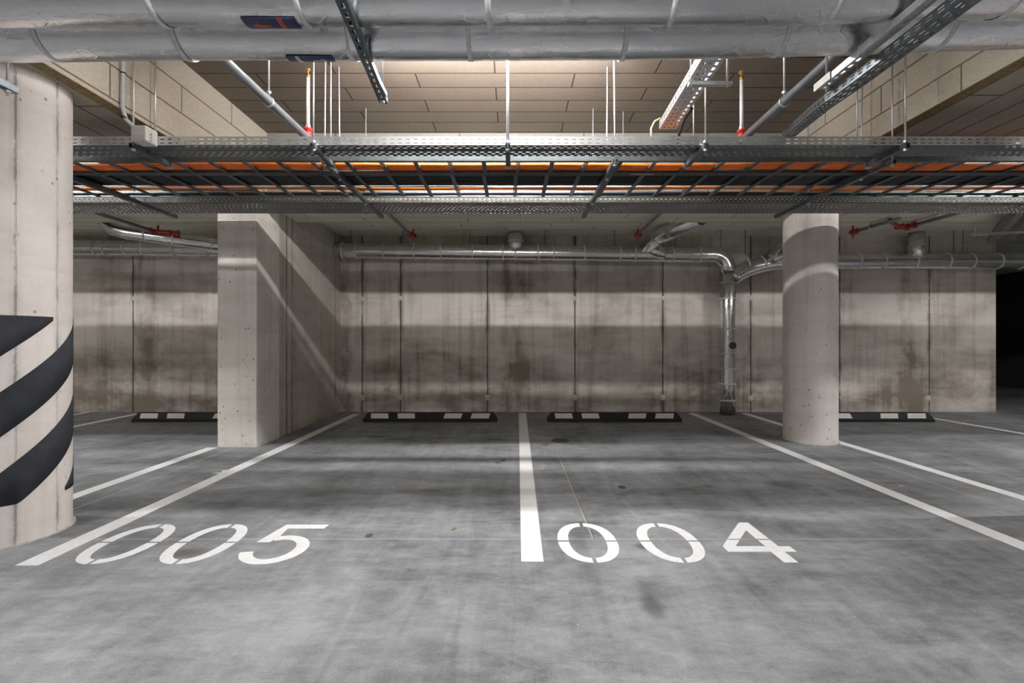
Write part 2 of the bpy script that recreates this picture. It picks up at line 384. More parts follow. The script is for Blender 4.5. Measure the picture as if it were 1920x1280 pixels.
# fin wall beside the bay, with its thicker end pillar
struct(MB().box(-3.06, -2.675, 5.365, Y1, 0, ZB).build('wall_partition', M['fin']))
pl = thing('concrete_pillar', (-2.865, 5.13, 0), 'square pale concrete pillar ending the partition wall, lit bands on its face', 'pillar')
MB().box(-3.07, -2.66, 4.89, 5.37, 0, ZBM).build('shaft', M['pillar'], pl, bevel=.008)
MB().box(-3.085, -2.645, 4.875, 5.37, 0, .006).build('base_grout', M['grout'], pl)
# beams
mb = MB(); mb.box(X0, X1 + .3, 4.80, 5.88, ZBM, ZC + .2)
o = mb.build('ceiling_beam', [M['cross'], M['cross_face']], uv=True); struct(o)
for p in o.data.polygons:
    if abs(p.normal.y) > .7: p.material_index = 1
def side_beam(xa, xb, zb, under, sgn):
    mb = MB(); mb.box(xa, xb, Y0, 4.80, zb, ZC)
    o = struct(mb.build('ceiling_beam', [M['beam'], M[under]], uv='swap'))
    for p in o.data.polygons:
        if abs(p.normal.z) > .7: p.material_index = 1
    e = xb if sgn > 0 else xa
    o2 = MB().box(min(e, e - sgn * .085), max(e, e - sgn * .085), Y0, 4.80, zb - .004, zb + .001).build('shaded_edge_strip', M['ochre'], o)  # thin strip along the beam's lower edge, shade painted in its colour
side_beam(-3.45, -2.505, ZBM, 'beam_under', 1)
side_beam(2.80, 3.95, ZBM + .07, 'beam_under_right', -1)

# cement plugs in the back wall at the formwork ties
for (px, py) in ((679, 560), (751, 559), (908, 559), (1076, 559), (1245, 559), (1408, 558), (1580, 560), (1737, 558), (1747, 558), (252, 559), (679, 745), (751, 745), (914, 745), (1078, 745), (1243, 745), (1408, 746), (1580, 745), (1740, 746)):
    X = (px - 960) / 880 * 7.33; Z = H + (640 - py) / 880 * 7.33; rr = .036 if py < 600 else .045
    MB().tube([(X, 7.334, Z), (X, 7.325, Z)], rr, 14).build('tie_plug', M['plug'], wb)

# ============================================================ LAMPS (hidden from here by the pipes; they light the place)
def lamp(x, y, z, label, mat='lamp', L=1.8):
    t = thing('batten_lamp', (x, y, z), label, 'lamp')
    MB().box(x - L / 2, x + L / 2, y - .035, y + .035, z + .022, z + .075).build('housing', M['housing'], t, bevel=.004)
    for sx in (-1, 1): MB().box(x + sx * (L / 2 - .006) - .006, x + sx * (L / 2 - .006) + .006, y - .03, y + .03, z - .016, z + .022).build('end_cap', M['housing'], t)
    MB().tube([(x - L / 2 + .012, y, z), (x + L / 2 - .012, y, z)], .02, 12).build('diffuser', M[mat], t)
    for sx in (-.5, .5): MB().tube([(x + sx * L, y, z + .07), (x + sx * L, y, ZC)], .004, 6).build('hanger', M['galv'], t)
lamp(-.2, 1.35, H + 1.65, 'white batten lamp over the ends of the bay numbers', 'lamp_front')
lamp(-5.4, 1.35, H + 1.65, 'white batten lamp in front of the striped column side', 'lamp_front')
lamp(5.6, 1.35, H + 1.65, 'white batten lamp in front of the open side', 'lamp_front')
lamp(-.15, 3.12, H + 1.98, 'white batten lamp under the ceiling above the centre of the cable trays')
lamp(-5.3, 3.12, H + 1.98, 'white batten lamp above the trays beyond the striped column')
lamp(6.0, 3.12, H + 1.98, 'white batten lamp above the trays beyond the bare round column')
lamp(-.6, -2.2, H + 2.0, 'white batten lamp over the driving aisle at its middle', 'lamp_aisle', 1.5)
lamp(-6.0, -2.2, H + 2.0, 'white batten lamp over the driving aisle at its dark end', 'lamp_aisle', 1.5)
lamp(5.0, -2.2, H + 2.0, 'white batten lamp over the driving aisle at its open end', 'lamp_aisle', 1.5)

# ============================================================ COLUMNS
def cyl(mb, cx, cy, r, z0, z1, seg=72):
    vs = [(cx + r * math.cos(2 * PI * k / seg), cy + r * math.sin(2 * PI * k / seg), z) for z in (z0, z1) for k in range(seg)]
    mb.add(vs, [(k, (k + 1) % seg, seg + (k + 1) % seg, seg + k) for k in range(seg)], True)
    mb.add(vs[:seg], [list(range(seg))[::-1]]); mb.add(vs[seg:], [list(range(seg))]); return mb
LCX, LCY, LR = -2.906, 2.69, .285
c = thing('concrete_column', (LCX, LCY, 0), 'round concrete column wrapped in dark diagonal hazard stripes', 'column')
cyl(MB(), LCX, LCY, LR, 0, ZBM).build('shaft', M['column_near'], c)
cyl(MB(), LCX, LCY, LR + .014, 0, .007).build('base_grout', M['grout'], c)
zb, zt = .225, 1.24
k = -6
slope = .40 / (1.553 * LR)
A0 = -PI * .256                                      # angle seen at the frame's edge
for k in range(-6, 5):
    z0 = (H - .507) + k * .428                         # lower edge at A0
    vs, fs = [], []; n = 0; R = LR + .0016
    a = A0 - PI; pts = []
    N = 90
    for i in range(N + 1):
        a = A0 - PI + 2 * PI * i / N; zz = z0 + slope * LR * (a - A0)
        lo, hi = max(zb, zz), min(zt, zz + .24)
        pts.append((a, lo, hi) if hi - lo > .004 else None)
    mb = MB(); any_ = False
    for i in range(N):
        if pts[i] and pts[i + 1]:
            q = []
            for (a, lo, hi) in (pts[i], pts[i + 1]): q += [(LCX + R * math.cos(a), LCY + R * math.sin(a), lo), (LCX + R * math.cos(a), LCY + R * math.sin(a), hi)]
            mb.add([q[0], q[2], q[3], q[1]], [(0, 1, 2, 3)], True); any_ = True
    if any_: mb.build('hazard_stripe', M['film'], c, solid=.0012, merge=True)
RCX, RCY, RR = 3.318, 5.228, .263
c = thing('concrete_column', (RCX, RCY, 0), 'plain round concrete column standing between the two white lines by the back bays', 'column')
cyl(MB(), RCX, RCY, RR, 0, ZBM).build('shaft', M['column'], c)
cyl(MB(), RCX, RCY, RR + .014, 0, .006).build('base_grout', M['grout'], c)
c = thing('concrete_column', (3.36, 2.69, 0), 'concrete column of which only a sliver shows at the frame edge', 'column')
cyl(MB(), 3.36, 2.69, .285, 0, ZBM + .07).build('shaft', M['column_near'], c)

# ============================================================ FLOOR MARKINGS
T0, T1 = -.001, .0018
def pline(x0, y0, x1, y1, label, w=.112):
    dx, dy = x1 - x0, y1 - y0; L = math.hypot(dx, dy); nx, ny = dy / L * w / 2, -dx / L * w / 2
    o = MB().poly([(x0 - nx, y0 - ny), (x0 + nx, y0 + ny), (x1 + nx, y1 + ny), (x1 - nx, y1 - ny)][::1], T0, T1).build('parking_line', M['paint'])
    tag(o, label, 'parking line', 'white parking bay lines'); return o
pline(.102, 2.345, .160, 7.2, 'white bay line between the numbers 005 and 004')
l5 = pline(-2.385, 2.305, -2.36, 7.15, 'white bay line from beside the first zero of 005 to the partition wall foot')
pline(2.75, 2.3, 2.75, 7.2, 'white bay line passing just in front of the plain round column, beyond 004')
pline(3.60, 2.2, 3.555, 7.2, 'white bay line touching the far side of the plain round column', .105)
pline(6.14, 5.0, 6.01, 7.1, 'white bay line at the open end of the right wheel stop, near the dark opening', .09)
pline(-3.11, 2.4, -3.11, 4.87, 'white bay line ending at the foot of the square pillar', .105)
pline(-5.63, 5.0, -5.70, 7.15, 'white bay line beside the wheel stop that the pillar half hides', .09)
pline(-6.48, 6.3, -6.6, 7.3, 'short bit of white bay line farthest back beside the striped column', .09)
MB().poly([(-2.36, 3.88), (-2.40, 3.99), (-2.435, 4.02), (-2.475, 4.00), (-2.44, 3.95), (-2.50, 3.915), (-2.43, 3.90)], T0, T1 + .0004).build('paint_splash', M['paint'], l5)

def zero(mb, cx, cy, a=.162, b=.252, sa=.060, sb=.050):
    e = 2.25; N = 18
    for (su, sv) in ((1, 1), (-1, 1), (-1, -1), (1, -1)):
        ot, it = [], []
        for i in range(N + 1):
            th = PI / 2 * i / N; cu, sn = max(math.cos(th), 0) ** (2 / e), max(math.sin(th), 0) ** (2 / e)
            ot.append((max(a * cu, .010), max(b * sn, .009))); it.append((max((a - sa) * cu, .010), max((b - sb) * sn, .009)))
        pts = [(cx + su * u, cy + sv * v) for u, v in ot + it[::-1]]
        for i in range(N):
            q = [ot[i], ot[i + 1], it[i + 1], it[i]]; q = [(cx + su * u, cy + sv * v) for u, v in q]
            if su * sv < 0: q = q[::-1]
            mb.poly(q, T0, T1)
    return mb
def digit(mb, parent): return mb.build('digit', M['paint'], parent)
n5 = thing('painted_number', (-1.68, 2.57, 0), 'white stencilled number 005 on the floor of the bay beside the striped column', 'floor number', 'painted bay numbers')
digit(zero(MB(), -2.095, 2.57), n5); digit(zero(MB(), -1.672, 2.57), n5)
mb = MB(); mb.poly([(-1.352, 2.818), (-1.098, 2.818), (-1.105, 2.759), (-1.318, 2.759)][::-1], T0, T1)
mb.poly([(-1.352, 2.818), (-1.318, 2.759), (-1.310, 2.64), (-1.327, 2.570), (-1.400, 2.570)], T0, T1 + .0003)
cx, cy = -1.255, 2.487
N = 40
for i in range(N):
    q = []
    for j, (ro, so) in ((i, (.168, .172)), (i + 1, (.168, .172)), (i + 1, (.100, .118)), (i, (.100, .118))):
        th = math.radians(122 - j * (122 + 166) / N); q.append((cx + ro * math.cos(th), cy + so * math.sin(th)))
    mb.poly(q[::-1], T0, T1)
digit(mb, n5)
n4 = thing('painted_number', (.86, 2.57, 0), 'white stencilled number 004 on the floor right of the middle bay line', 'floor number', 'painted bay numbers')
digit(zero(MB(), .415, 2.586), n4); digit(zero(MB(), .865, 2.586), n4)
mb = MB()
mb.poly([(1.20, 2.614), (1.271, 2.614), (1.364, 2.734), (1.362, 2.614), (1.431, 2.614), (1.432, 2.85), (1.377, 2.85)], T0, T1)
mb.poly([(1.19, 2.6), (1.131, 2.52), (1.131, 2.455), (1.355, 2.455), (1.355, 2.335), (1.425, 2.335), (1.425, 2.455), (1.49, 2.455), (1.49, 2.52), (1.43, 2.52), (1.43, 2.6), (1.362, 2.6), (1.36, 2.52), (1.2, 2.52), (1.261, 2.6)], T0, T1)
digit(mb, n4)
o = MB().poly([(-.355, 2.735), (-.337, 2.74), (-.325, 2.76), (-.34, 2.775), (-.352, 2.76)], 0, .004).build('dry_leaf', M['leaf']); tag(o, 'tiny brown dry leaf lying on the floor between the two bay numbers', 'leaf')
o = MB().box(2.93, 2.96, 3.54, 3.56, 0, .008).build('paper_scrap', M['scrap']); tag(o, 'tiny pinkish scrap on the floor beyond the line past 004', 'scrap')

# ============================================================ WHEEL STOPS
def wheel_stop(x0, label):
    L = 1.84; x1 = x0 + L; t = thing('wheel_stop', (x0 + L / 2, 6.48, 0), label, 'wheel stop', 'black wheel stops')
    f = [(x0, 6.41), (x1, 6.41)]
    rows = [(0, 0, 6.41, 6.575), (0, .035, 6.412, 6.573), (.055, .118, 6.455, 6.535), (.065, .122, 6.465, 6.525)]
    vs = []
    for (ins, z, ya, yb) in rows: vs += [(x0 + ins, ya, z), (x1 - ins, ya, z), (x1 - ins, yb, z), (x0 + ins, yb, z)]
    fs = [(0, 3, 2, 1)]
    for r in range(3):
        for k_ in range(4): a = r * 4 + k_; b = r * 4 + (k_ + 1) % 4; fs.append((a, b, b + 4, a + 4))
    fs.append((12, 13, 14, 15))
    MB().add(vs, fs).build('body', M['rubber'], t, bevel=.004)
    ny, nz = -.083 / .0934, .043 / .0934
    for (a, b, sh) in ((.112, .35, -.012), (.48, .715, -.012), (1.10, 1.34, .022), (1.47, 1.72, .022)):
        def P(u, h): return (x0 + u + sh * (h - .045) / .065, 6.412 + (h - .035) / .083 * .043 - .0022, h + .001)
        MB().add([P(a, .048), P(b, .048), P(b, .112), P(a, .112)], [(0, 1, 2, 3)]).build('reflector_patch', M['patch'], t, solid=.002)
wheel_stop(-2.04, 'black rubber wheel stop with white patches against the wall of bay 005')
wheel_stop(.485, 'black rubber wheel stop with white patches against the wall of bay 004')
wheel_stop(-5.20, 'black wheel stop half hidden behind the square pillar')
wheel_stop(3.94, 'black wheel stop half hidden behind the plain round column')

# ============================================================ BIG INSULATED PIPES UNDER THE CEILING
PR = .104
def big_pipe(yc, zc, bands, label, lab, rise):
    t = thing('insulated_pipe', (0, yc, zc), label, 'pipe')
    pts = []
    def zz(x): return zc + (max(0, min(x, 2.5) - .55) * rise) - max(0, -x - 1) * .003
    x = -8.0
    while x <= 9.01: pts.append((x, yc + .003 * math.sin(x * 2.1), zz(x) + .003 * math.sin(x * 3.3))); x += .25
    MB().tube(pts, PR, 40).build('foil_wrap', M['foil'], t)
    for bx in bands: MB().ring((bx, yc, zz(bx)), (1, random.uniform(-.05, .05), random.uniform(-.03, .03)), PR, .022, .0035, 40).build('tape_band', M['band'], t)
    return t, zz
def sticker(t, yc, zc, xa, xb, a0, a1, r, mat, name, parent, skew=.05):
    """patch round the pipe; angle 0 = straight down, positive towards the camera"""
    N = 10; vs = []
    for i in range(N + 1):
        a = math.radians(a0 + (a1 - a0) * i / N)
        sx = skew * 0
        for X in (xa + sx, xb + sx): vs.append((X, yc - r * math.sin(a), zc - r * math.cos(a)))
    return MB().add(vs, [(2 * i, 2 * i + 1, 2 * i + 3, 2 * i + 2) for i in range(N)], True).build(name, mat, parent, solid=.0008)
def arrow(yc, zc, pts_xa, r, parent, mat):
    """filled arrow polygon in (x, angle) wrapped on the pipe: list of quads"""
    mb = MB()
    for q in pts_xa: mb.add([(X, yc - r * math.sin(math.radians(a)), zc - r * math.cos(math.radians(a))) for X, a in q], [list(range(len(q)))])
    return mb.build('arrow', mat, parent, solid=.0008)
YN, YF, ZP = 1.884, 2.115, H + 1.384
tn, zn = big_pipe(YN, ZP, (-3.2, -2.35, -1.41, -.83, -.09, .64, 1.28, 1.98, 2.8), 'nearer of the two big foil-wrapped pipes, with orange-red arrow label', None, .022)
s_ = sticker(tn, YN, ZP, -1.075, -.862, -30, 16, PR + .0035, M['blue'], 'flow_label', tn)
sticker(tn, YN, ZP, -.935, -.915, -28, 15, PR + .0048, M['label_red'], 'stripe', s_)
arrow(YN, ZP, [[(-1.045, -8), (-1.02, -18), (-1.02, 2)], [(-1.02, -12), (-.975, -12), (-.975, -4), (-1.02, -4)]], PR + .005, s_, M['label_red'])
tf, zf = big_pipe(YF, ZP, (-2.75, -2.07, -1.47, -.72, -.19, .50, 1.20, 1.92, 2.6), 'farther of the two big foil-wrapped pipes, with white arrow label', None, .028)
s_ = sticker(tf, YF, ZP, -1.015, -.806, -31, 9, PR + .0035, M['blue'], 'flow_label', tf)
sticker(tf, YF, ZP, -.975, -.957, -30, 8, PR + .0048, M['label_white'], 'stripe', s_)
arrow(YF, ZP, [[(-.835, -13), (-.865, -2), (-.865, -23)], [(-.905, -17), (-.865, -17), (-.865, -9), (-.905, -9)]], PR + .005, s_, M['label_white'])

# struts carrying them
def channel(mb, p0, p1, w=.041, h=.03, t_=.0025, slots=True):
    """U-channel, open upwards, with a slotted back facing down"""
    p0, p1 = Vector(p0), Vector(p1); d = (p1 - p0); L = d.length; d.normalize(); a = Vector((d.y, -d.x, 0)).normalized(); up = a.cross(d).normalized()
    if up.z < 0: up = -up
    perf(mb, p0 - a * w / 2, d, a, L, ([(w * .34, w * .66, .1)] if slots else []), w, .05, .028)
    for sgn in (-1, 1):
        o_ = p0 + a * sgn * w / 2
        mb.add([o_, o_ + d * L, o_ + d * L + up * h, o_ + up * h], [(0, 1, 2, 3)])
        mb.add([o_ + up * h, o_ + d * L + up * h, o_ + d * L + up * h - a * sgn * .009, o_ + up * h - a * sgn * .009], [(0, 1, 2, 3)])
    return mb
def nut(x, y, z, parent, r=.011, mat='galv_bright'):
    MB().tube([(x, y, z - .006), (x, y, z + .006)], r, 6, smooth=False).build('nut', M[mat], parent)
def rod(x, y, z0, z1, parent, r=.0052, name='threaded_rod', mat='galv_bright', dx=0):
    return MB().tube([(x + dx, y, z1), (x, y, z0)], r, 8).build(name, M[mat], parent)
def trapeze(pa, pb, label, mat='galv_dark', zoff=0):
    t = thing('strut_hanger', pb, label, 'pipe support')
    mb = MB(); channel(mb, pa, pb); mb.build('strut_channel', M[mat], t, solid=.002)
    for (p, q, f) in ((pb, pa, .035),):
        P = Vector(p) + (Vector(q) - Vector(p)).normalized() * f
        rod(P.x, P.y, P.z - .03, ZC, t, .0056); nut(P.x, P.y, P.z + .035, t, .013); nut(P.x, P.y, P.z - .008, t, .013)
    P = Vector(pa); rod(P.x, P.y + .04, P.z - .03, ZC, t, .0056)
    return t
ZS = H + 1.246
t = trapeze((-.612, 1.5, ZS), (-.672, 2.46, ZS), 'dark slotted strut crossing under the two big foil pipes left of centre')
MB().box(-.672 + .022, -.672 + .034, 2.16, 2.40, ZS + .004, ZS + .026).build('cover_plate', M['galv'], t)
t = trapeze((1.545, 1.5, ZS + .01), (1.545, 2.34, ZS + .01), 'grey slotted strut crossing under the big foil pipes above the 004 side', 'galv')
for (ya, yb) in ((1.98, 2.06), (2.24, 2.36)): MB().box(1.545 - .028, 1.545 - .022, ya, yb, ZS + .008, ZS + .044).build('bright_plate', M['white_cable'], t)
trapeze((-2.50, 1.5, ZS), (-2.50, 2.36, ZS), 'short end of a slotted strut hanging in front of the striped column')

# bent perforated tray beside the right strut
def tray_path(name_parent, pts, w, h, mat, pitch=.05):
    """perforated tray following plan points (x, y, z) on its underside centre line"""
    pts = [Vector(p) for p in pts]; n = len(pts); perp = []
    for i in range(n):
        d = (pts[min(i + 1, n - 1)] - pts[max(i - 1, 0)]); d = Vector((d.x, d.y, 0)).normalized(); perp.append(Vector((d.y, -d.x, 0)))
    mb = MB()
    for i in range(n - 1):
        a, b = pts[i], pts[i + 1]; L = (b - a).length; m = max(1, int(L / pitch))
        for k_ in range(m):
            f0, f1 = k_ / m, (k_ + 1) / m
            fs_ = [f0, f0 + (f1 - f0) * .22, f0 + (f1 - f0) * .78, f1]
            P = [a.lerp(b, f) for f in fs_]; Q = [perp[i].lerp(perp[i + 1], f) for f in fs_]
            cuts = [-.5, -.34, -.22, -.06, .06, .22, .34, .5]
            for c_ in range(3):
                for g in range(7):
                    if c_ == 1 and g in (1, 3, 5): continue
                    mb.add([P[c_] + Q[c_] * cuts[g] * w, P[c_ + 1] + Q[c_ + 1] * cuts[g] * w, P[c_ + 1] + Q[c_ + 1] * cuts[g + 1] * w, P[c_] + Q[c_] * cuts[g + 1] * w], [(0, 1, 2, 3)])
                hs = [0, .3, .45, .6, .75, 1]
                for s_g in (-.5, .5):
                    for g in range(5):
                        if c_ == 1 and g in (1, 3): continue
                        u = Vector((0, 0, h))
                        mb.add([P[c_] + Q[c_] * s_g * w + u * hs[g], P[c_ + 1] + Q[c_ + 1] * s_g * w + u * hs[g], P[c_ + 1] + Q[c_ + 1] * s_g * w + u * hs[g + 1], P[c_] + Q[c_] * s_g * w + u * hs[g + 1]], [(0, 1, 2, 3)])
    return mb.build('tray_body', M[mat], name_parent, solid=.0014)
t = thing('cable_tray', (1.6, 2.4, H + 1.2), 'narrow dark perforated tray bending down from the strut to the wide trays', 'cable tray')
tray_path(t, [(1.615, 1.5, H + 1.20), (1.615, 2.2, H + 1.20), (1.615, 2.36, H + 1.205), (1.66, 2.52, H + 1.24), (1.86, 3.16, H + 1.372)], .075, .04, 'galv_dark')
# pale tray running towards the camera
t = thing('cable_tray', (1.1, 2.9, H + 1.5), 'pale perforated tray coming forward out of the wide trays, yellow cable at its end', 'cable tray')
tray_path(t, [(1.065, 1.6, H + 1.525), (1.085, 2.5, H + 1.525), (1.118, 3.36, H + 1.52)], .125, .055, 'galv')
MB().obox((1.02, 2.715, H + 1.488), (1.27, 2.715, H + 1.488), .03, .02).build('support_bar', M['galv'], t)
for x_ in (1.035, 1.245): rod(x_, 2.715, H + 1.47, ZC, t, .006)
o = MB().tube([(1.02, 3.22, H + 1.53), (.985, 3.24, H + 1.52), (.955, 3.22, H + 1.46), (.95, 3.2, H + 1.39)], .007, 8).build('yellow_cable', M['yellow']); tag(o, 'thin yellow cable looping down from the pale tray into the wide tray', 'cable')
o = MB().tube([(1.15, 3.0, H + 1.49), (1.138, 3.1, H + 1.47), (1.13, 3.18, H + 1.4), (1.135, 3.2, H + 1.33)], .011, 8).build('black_cable', M['black_cable']); tag(o, 'thick black cable dropping from the pale tray into the wide tray', 'cable')

# ============================================================ THE WIDE CABLE TRAYS
ZT = H + 1.30
def tilt(x): return .004 * (x - .5) if x > .5 else 0
def long_tray(xa, xb, ya, yb, z, h, mat, label, pitch, slot, rows, srows):
    t = thing('cable_tray', ((xa + xb) / 2, (ya + yb) / 2, z), label, 'cable tray')
    mb = MB(); perf(mb, (xa, ya, z), (1, 0, 0), (0, 1, 0), xb - xa, rows, yb - ya, pitch, slot); mb.build('base_sheet', M[mat[0]], t, solid=.0014)
    for y in (ya, yb):
        mb = MB(); perf(mb, (xa, y, z), (1, 0, 0), (0, 0, 1), xb - xa, srows, h, pitch, slot)
        s_g = 1 if y == ya else -1
        mb.add([(xa, y, z + h), (xb, y, z + h), (xb, y + s_g * .008, z + h), (xa, y + s_g * .008, z + h)], [(0, 1, 2, 3)])
        mb.build('side_flange', M[mat[1]], t, solid=.0014)
    return t
long_tray(-4.3, 4.3, 3.11, 3.295, ZT, .058, ('galv_dark', 'galv'), 'bright perforated cable tray nearest the camera, full width of the view', .0525, .027,
          [(.016, .026, 0), (.042, .052, .5), (.108, .118, .25), (.136, .146, .75), (.168, .180, .1)], [(.011, .018, 0), (.035, .042, 0)])
long_tray(-6.2, 6.4, 4.34, 4.70, ZT - .018, .050, ('far_tray', 'far_flange'), 'brownish fine-holed cable tray farthest from the camera', .043, .017,
          [(.03, .042, 0), (.07, .082, .5), (.11, .122, 0), (.15, .162, .5), (.20, .212, 0), (.25, .262, .5), (.30, .312, 0), (.335, .345, .5)], [(.010, .016, 0), (.030, .037, .5)])
def ladder(xa, xb, ya, yb, phase, label):
    t = thing('cable_ladder', ((xa + xb) / 2, (ya + yb) / 2, ZT), label, 'cable ladder')
    for y in (ya, yb):
        mb = MB(); mb.box(xa, xb, y - .006, y + .006, ZT, ZT + .048)
        s_g = 1 if y == ya else -1
        mb.box(xa, xb, min(y, y + s_g * .018), max(y, y + s_g * .018), ZT - .002, ZT + .002)
        mb.build('side_rail', M['galv_dark'], t)
    x = math.ceil((xa - phase) / .25) * .25 + phase; k_ = 0
    while x < xb - .03:
        mb = MB(); w = .03
        if int(round((x - phase) / .25)) % 2 == 0:
            perf(mb, (x - w / 2, ya, ZT + .004), (0, 1, 0), (1, 0, 0), yb - ya, [(.006, .011, 0), (.019, .024, .5)], w, .03, .014)
        else:
            perf(mb, (x - w / 2, ya, ZT + .004), (0, 1, 0), (1, 0, 0), yb - ya, [], w, .03, .014)
            mb.box(x - .004, x + .004, ya, yb, ZT + .001, ZT + .004)
        for e in (-w / 2, w / 2): mb.add([(x + e, ya, ZT + .004), (x + e, yb, ZT + .004), (x + e, yb, ZT + .016), (x + e, ya, ZT + .016)], [(0, 1, 2, 3)])
        mb.build('rung', M['galv_dark'], t, solid=.0014)
        x += .25
    return t
ladder(-4.4, 4.6, 3.385, 3.636, .0435, 'narrow cable ladder behind the bright tray, orange cables on its rungs')
ladder(-5.6, 5.8, 3.655, 4.225, .028, 'wide cable ladder full of black cables')
MB_J = MB().box(.92, 1.10, 3.635, 3.65, ZT - .004, ZT + .05); o = MB_J.build('joint_plate', M['galv']); tag(o, 'bright joint plate between the two cable ladders over bay 004', 'bracket')

def cable(name, y, z, r, xa, xb, mat, label, group, wav=.006, seg=8, step=.18, ph=None):
    ph = random.uniform(0, 6) if ph is None else ph; pts = []; x = xa
    while x <= xb + 1e-6:
        pts.append((x, y + wav * math.sin(x * 1.7 + ph) + wav * .5 * math.sin(x * 4.1 + ph * 2), z + wav * .45 * math.sin(x * 2.9 + ph))); x += step
    o = MB().tube(pts, r, seg).build(name, M[mat]); tag(o, label, 'cable', group); return o
zr = ZT + .018
for i, y in enumerate((3.536, 3.562, 3.588, 3.612)):
    cable('orange_cable', y, zr + .013, .0135, -4.3, 4.5, 'orange', 'orange cable among those side by side on the narrow cable ladder', 'orange cables on the narrow ladder', .008, ph=1.1 + i * .15)
for i, y in enumerate((3.402,)): cable('black_cable', y, zr + .009, .008, -4.3, 4.5, 'black_cable', 'thin black cable beside the near rail of the narrow ladder', 'thin black cables on the narrow ladder', .002)
for i in range(12):
    y = 3.69 + i * .0262
    cable('black_cable', y, zr + .0145 + (i % 3) * .002, .0142, -5.5, 5.7, 'black_cable', 'thick black cable in the packed row on the wide cable ladder', 'black cables on the wide ladder', .0015, 8, .35)
cable('white_cable', 4.022, zr + .008, .006, -5.5, 5.7, 'white_cable', 'thin white cable between the black and the orange cables of the wide ladder', None, .006, ph=.4)
for i, y in enumerate((4.05, 4.078)): cable('orange_cable', y, zr + .011, .0125, -5.5, 5.7, 'orange', 'orange cable on the wide ladder behind the black cables', 'orange cables on the wide ladder', .008, ph=2.2 + i * .2)
cable('black_cable', 4.205, zr + .009, .008, -5.5, 5.7, 'black_cable', 'black cable against the far rail of the wide ladder', None, .003)
cable('white_cable', 4.125, zr + .007, .0065, 2.6, 5.7, 'white_cable', 'thin white cable on the wide ladder toward its far right end', None, .012, ph=.2)
# cream conduit on the far tray with red and white joints
t = thing('cream_conduit', (3.6, 4.42, ZT + .06), 'cream conduit along the far tray with red and clear joints', 'conduit')
MB().tube([(-2.6, 4.50, ZT + .052), (2.9, 4.46, ZT + .056), (4.3, 4.44, ZT + .06)], .011, 10).build('tube', M['yellow'], t)
MB().tube([(4.38, 4.40, ZT + .055), (4.46, 4.40, ZT + .055), (4.50, 4.40, ZT + .055)], .02, 10).build('red_joint', M['bright_red'], t)
MB().tube([(4.54, 4.40, ZT + .055), (4.62, 4.40, ZT + .055)], .014, 10).build('clear_joint', M['white_cable'], t)
o = MB().tube([(3.43, 3.47, ZT + .045), (3.52, 3.47, ZT + .045)], .016, 10).build('red_connector', M['bright_red']); tag(o, 'bright red connector lying in the narrow cable ladder', 'connector')

# brackets and rods carrying the trays
for i, (x, lab) in enumerate(((-2.488, 'behind the grey junction box'), (-1.305, 'beside the red sprinkler fitting'), (-.028, 'at the middle of the view'), (1.272, 'under the pale forward tray'), (2.585, 'beside the right beam'))):
    t = thing('tray_bracket', (x, 3.085, ZT), 'short bracket and bright rod at the front tray ' + lab, 'tray bracket', 'front tray brackets')
    mb = MB(); channel(mb, (x, 3.065, ZT - .034), (x, 3.41, ZT - .034), .03, .03, slots=False); mb.build('arm', M['galv_dark'], t, solid=.002)
    rod(x, 3.085, ZT - .05, ZC, t, .0058 if i != 2 else .0095); nut(x, 3.085, ZT + .012, t, .013); nut(x, 3.085, ZT - .04, t, .013)
    MB().box(x - .02, x + .02, 3.40, 3.425, ZT - .04, ZT - .002).build('end_clip', M['galv'], t)
for i, (x, lab) in enumerate(((-3.45, 'beside the striped column'), (-1.335, 'over bay 005'), (.735, 'over bay 004'), (2.71, 'beyond the line past 004'))):
    t = thing('strut_hanger', (x, 4.1, ZT - .03), 'long dark strut under both ladders and the far tray ' + lab, 'strut', 'long struts under the cable ladders')
    mb = MB(); channel(mb, (x, 3.33, ZT - .036), (x, 4.82, ZT - .036), .036, .032, slots=False); mb.build('strut_channel', M['galv_dark'], t, solid=.002)
    for y in (3.345, 3.642, 4.29):
        rod(x, y, ZT - .055, ZC, t, .0055, dx=random.uniform(-.012, .012)); nut(x, y, ZT - .042, t, .014)
    rod(x, 4.79, ZT - .05, ZT + .2, t, .0045)
# loose rods hanging in view (tops in the ceiling, feet on the trays)
for (x, y, lab, z0) in ((-2.47, 3.25, 'grey threaded rod rising beside the junction box', ZT + .05), (1.30, 3.36, 'thin rod just below the end of the pale forward tray', ZT + .03),
                    (2.47, 3.36, 'thin grey rod in front of the right beam, nearest the frame edge', ZT + .02), (2.93, 3.90, 'thin grey rod in front of the right beam between two thicker ones', ZT + .03)):
    o = rod(x, y, z0, ZC if x < 2.8 else ZBM + .07, None, .0055, mat='galv'); tag(o, lab, 'threaded rod')
for (x, y, lab, zt_) in ((-1.27, 3.29, 'bright rod standing close behind the red sprinkler drop', ZC), (1.03, 4.35, 'short thin rod stub near a board joint right of centre', ZC)):
    o = rod(x, y, ZT + .05, zt_, None, .005); tag(o, lab, 'threaded rod')

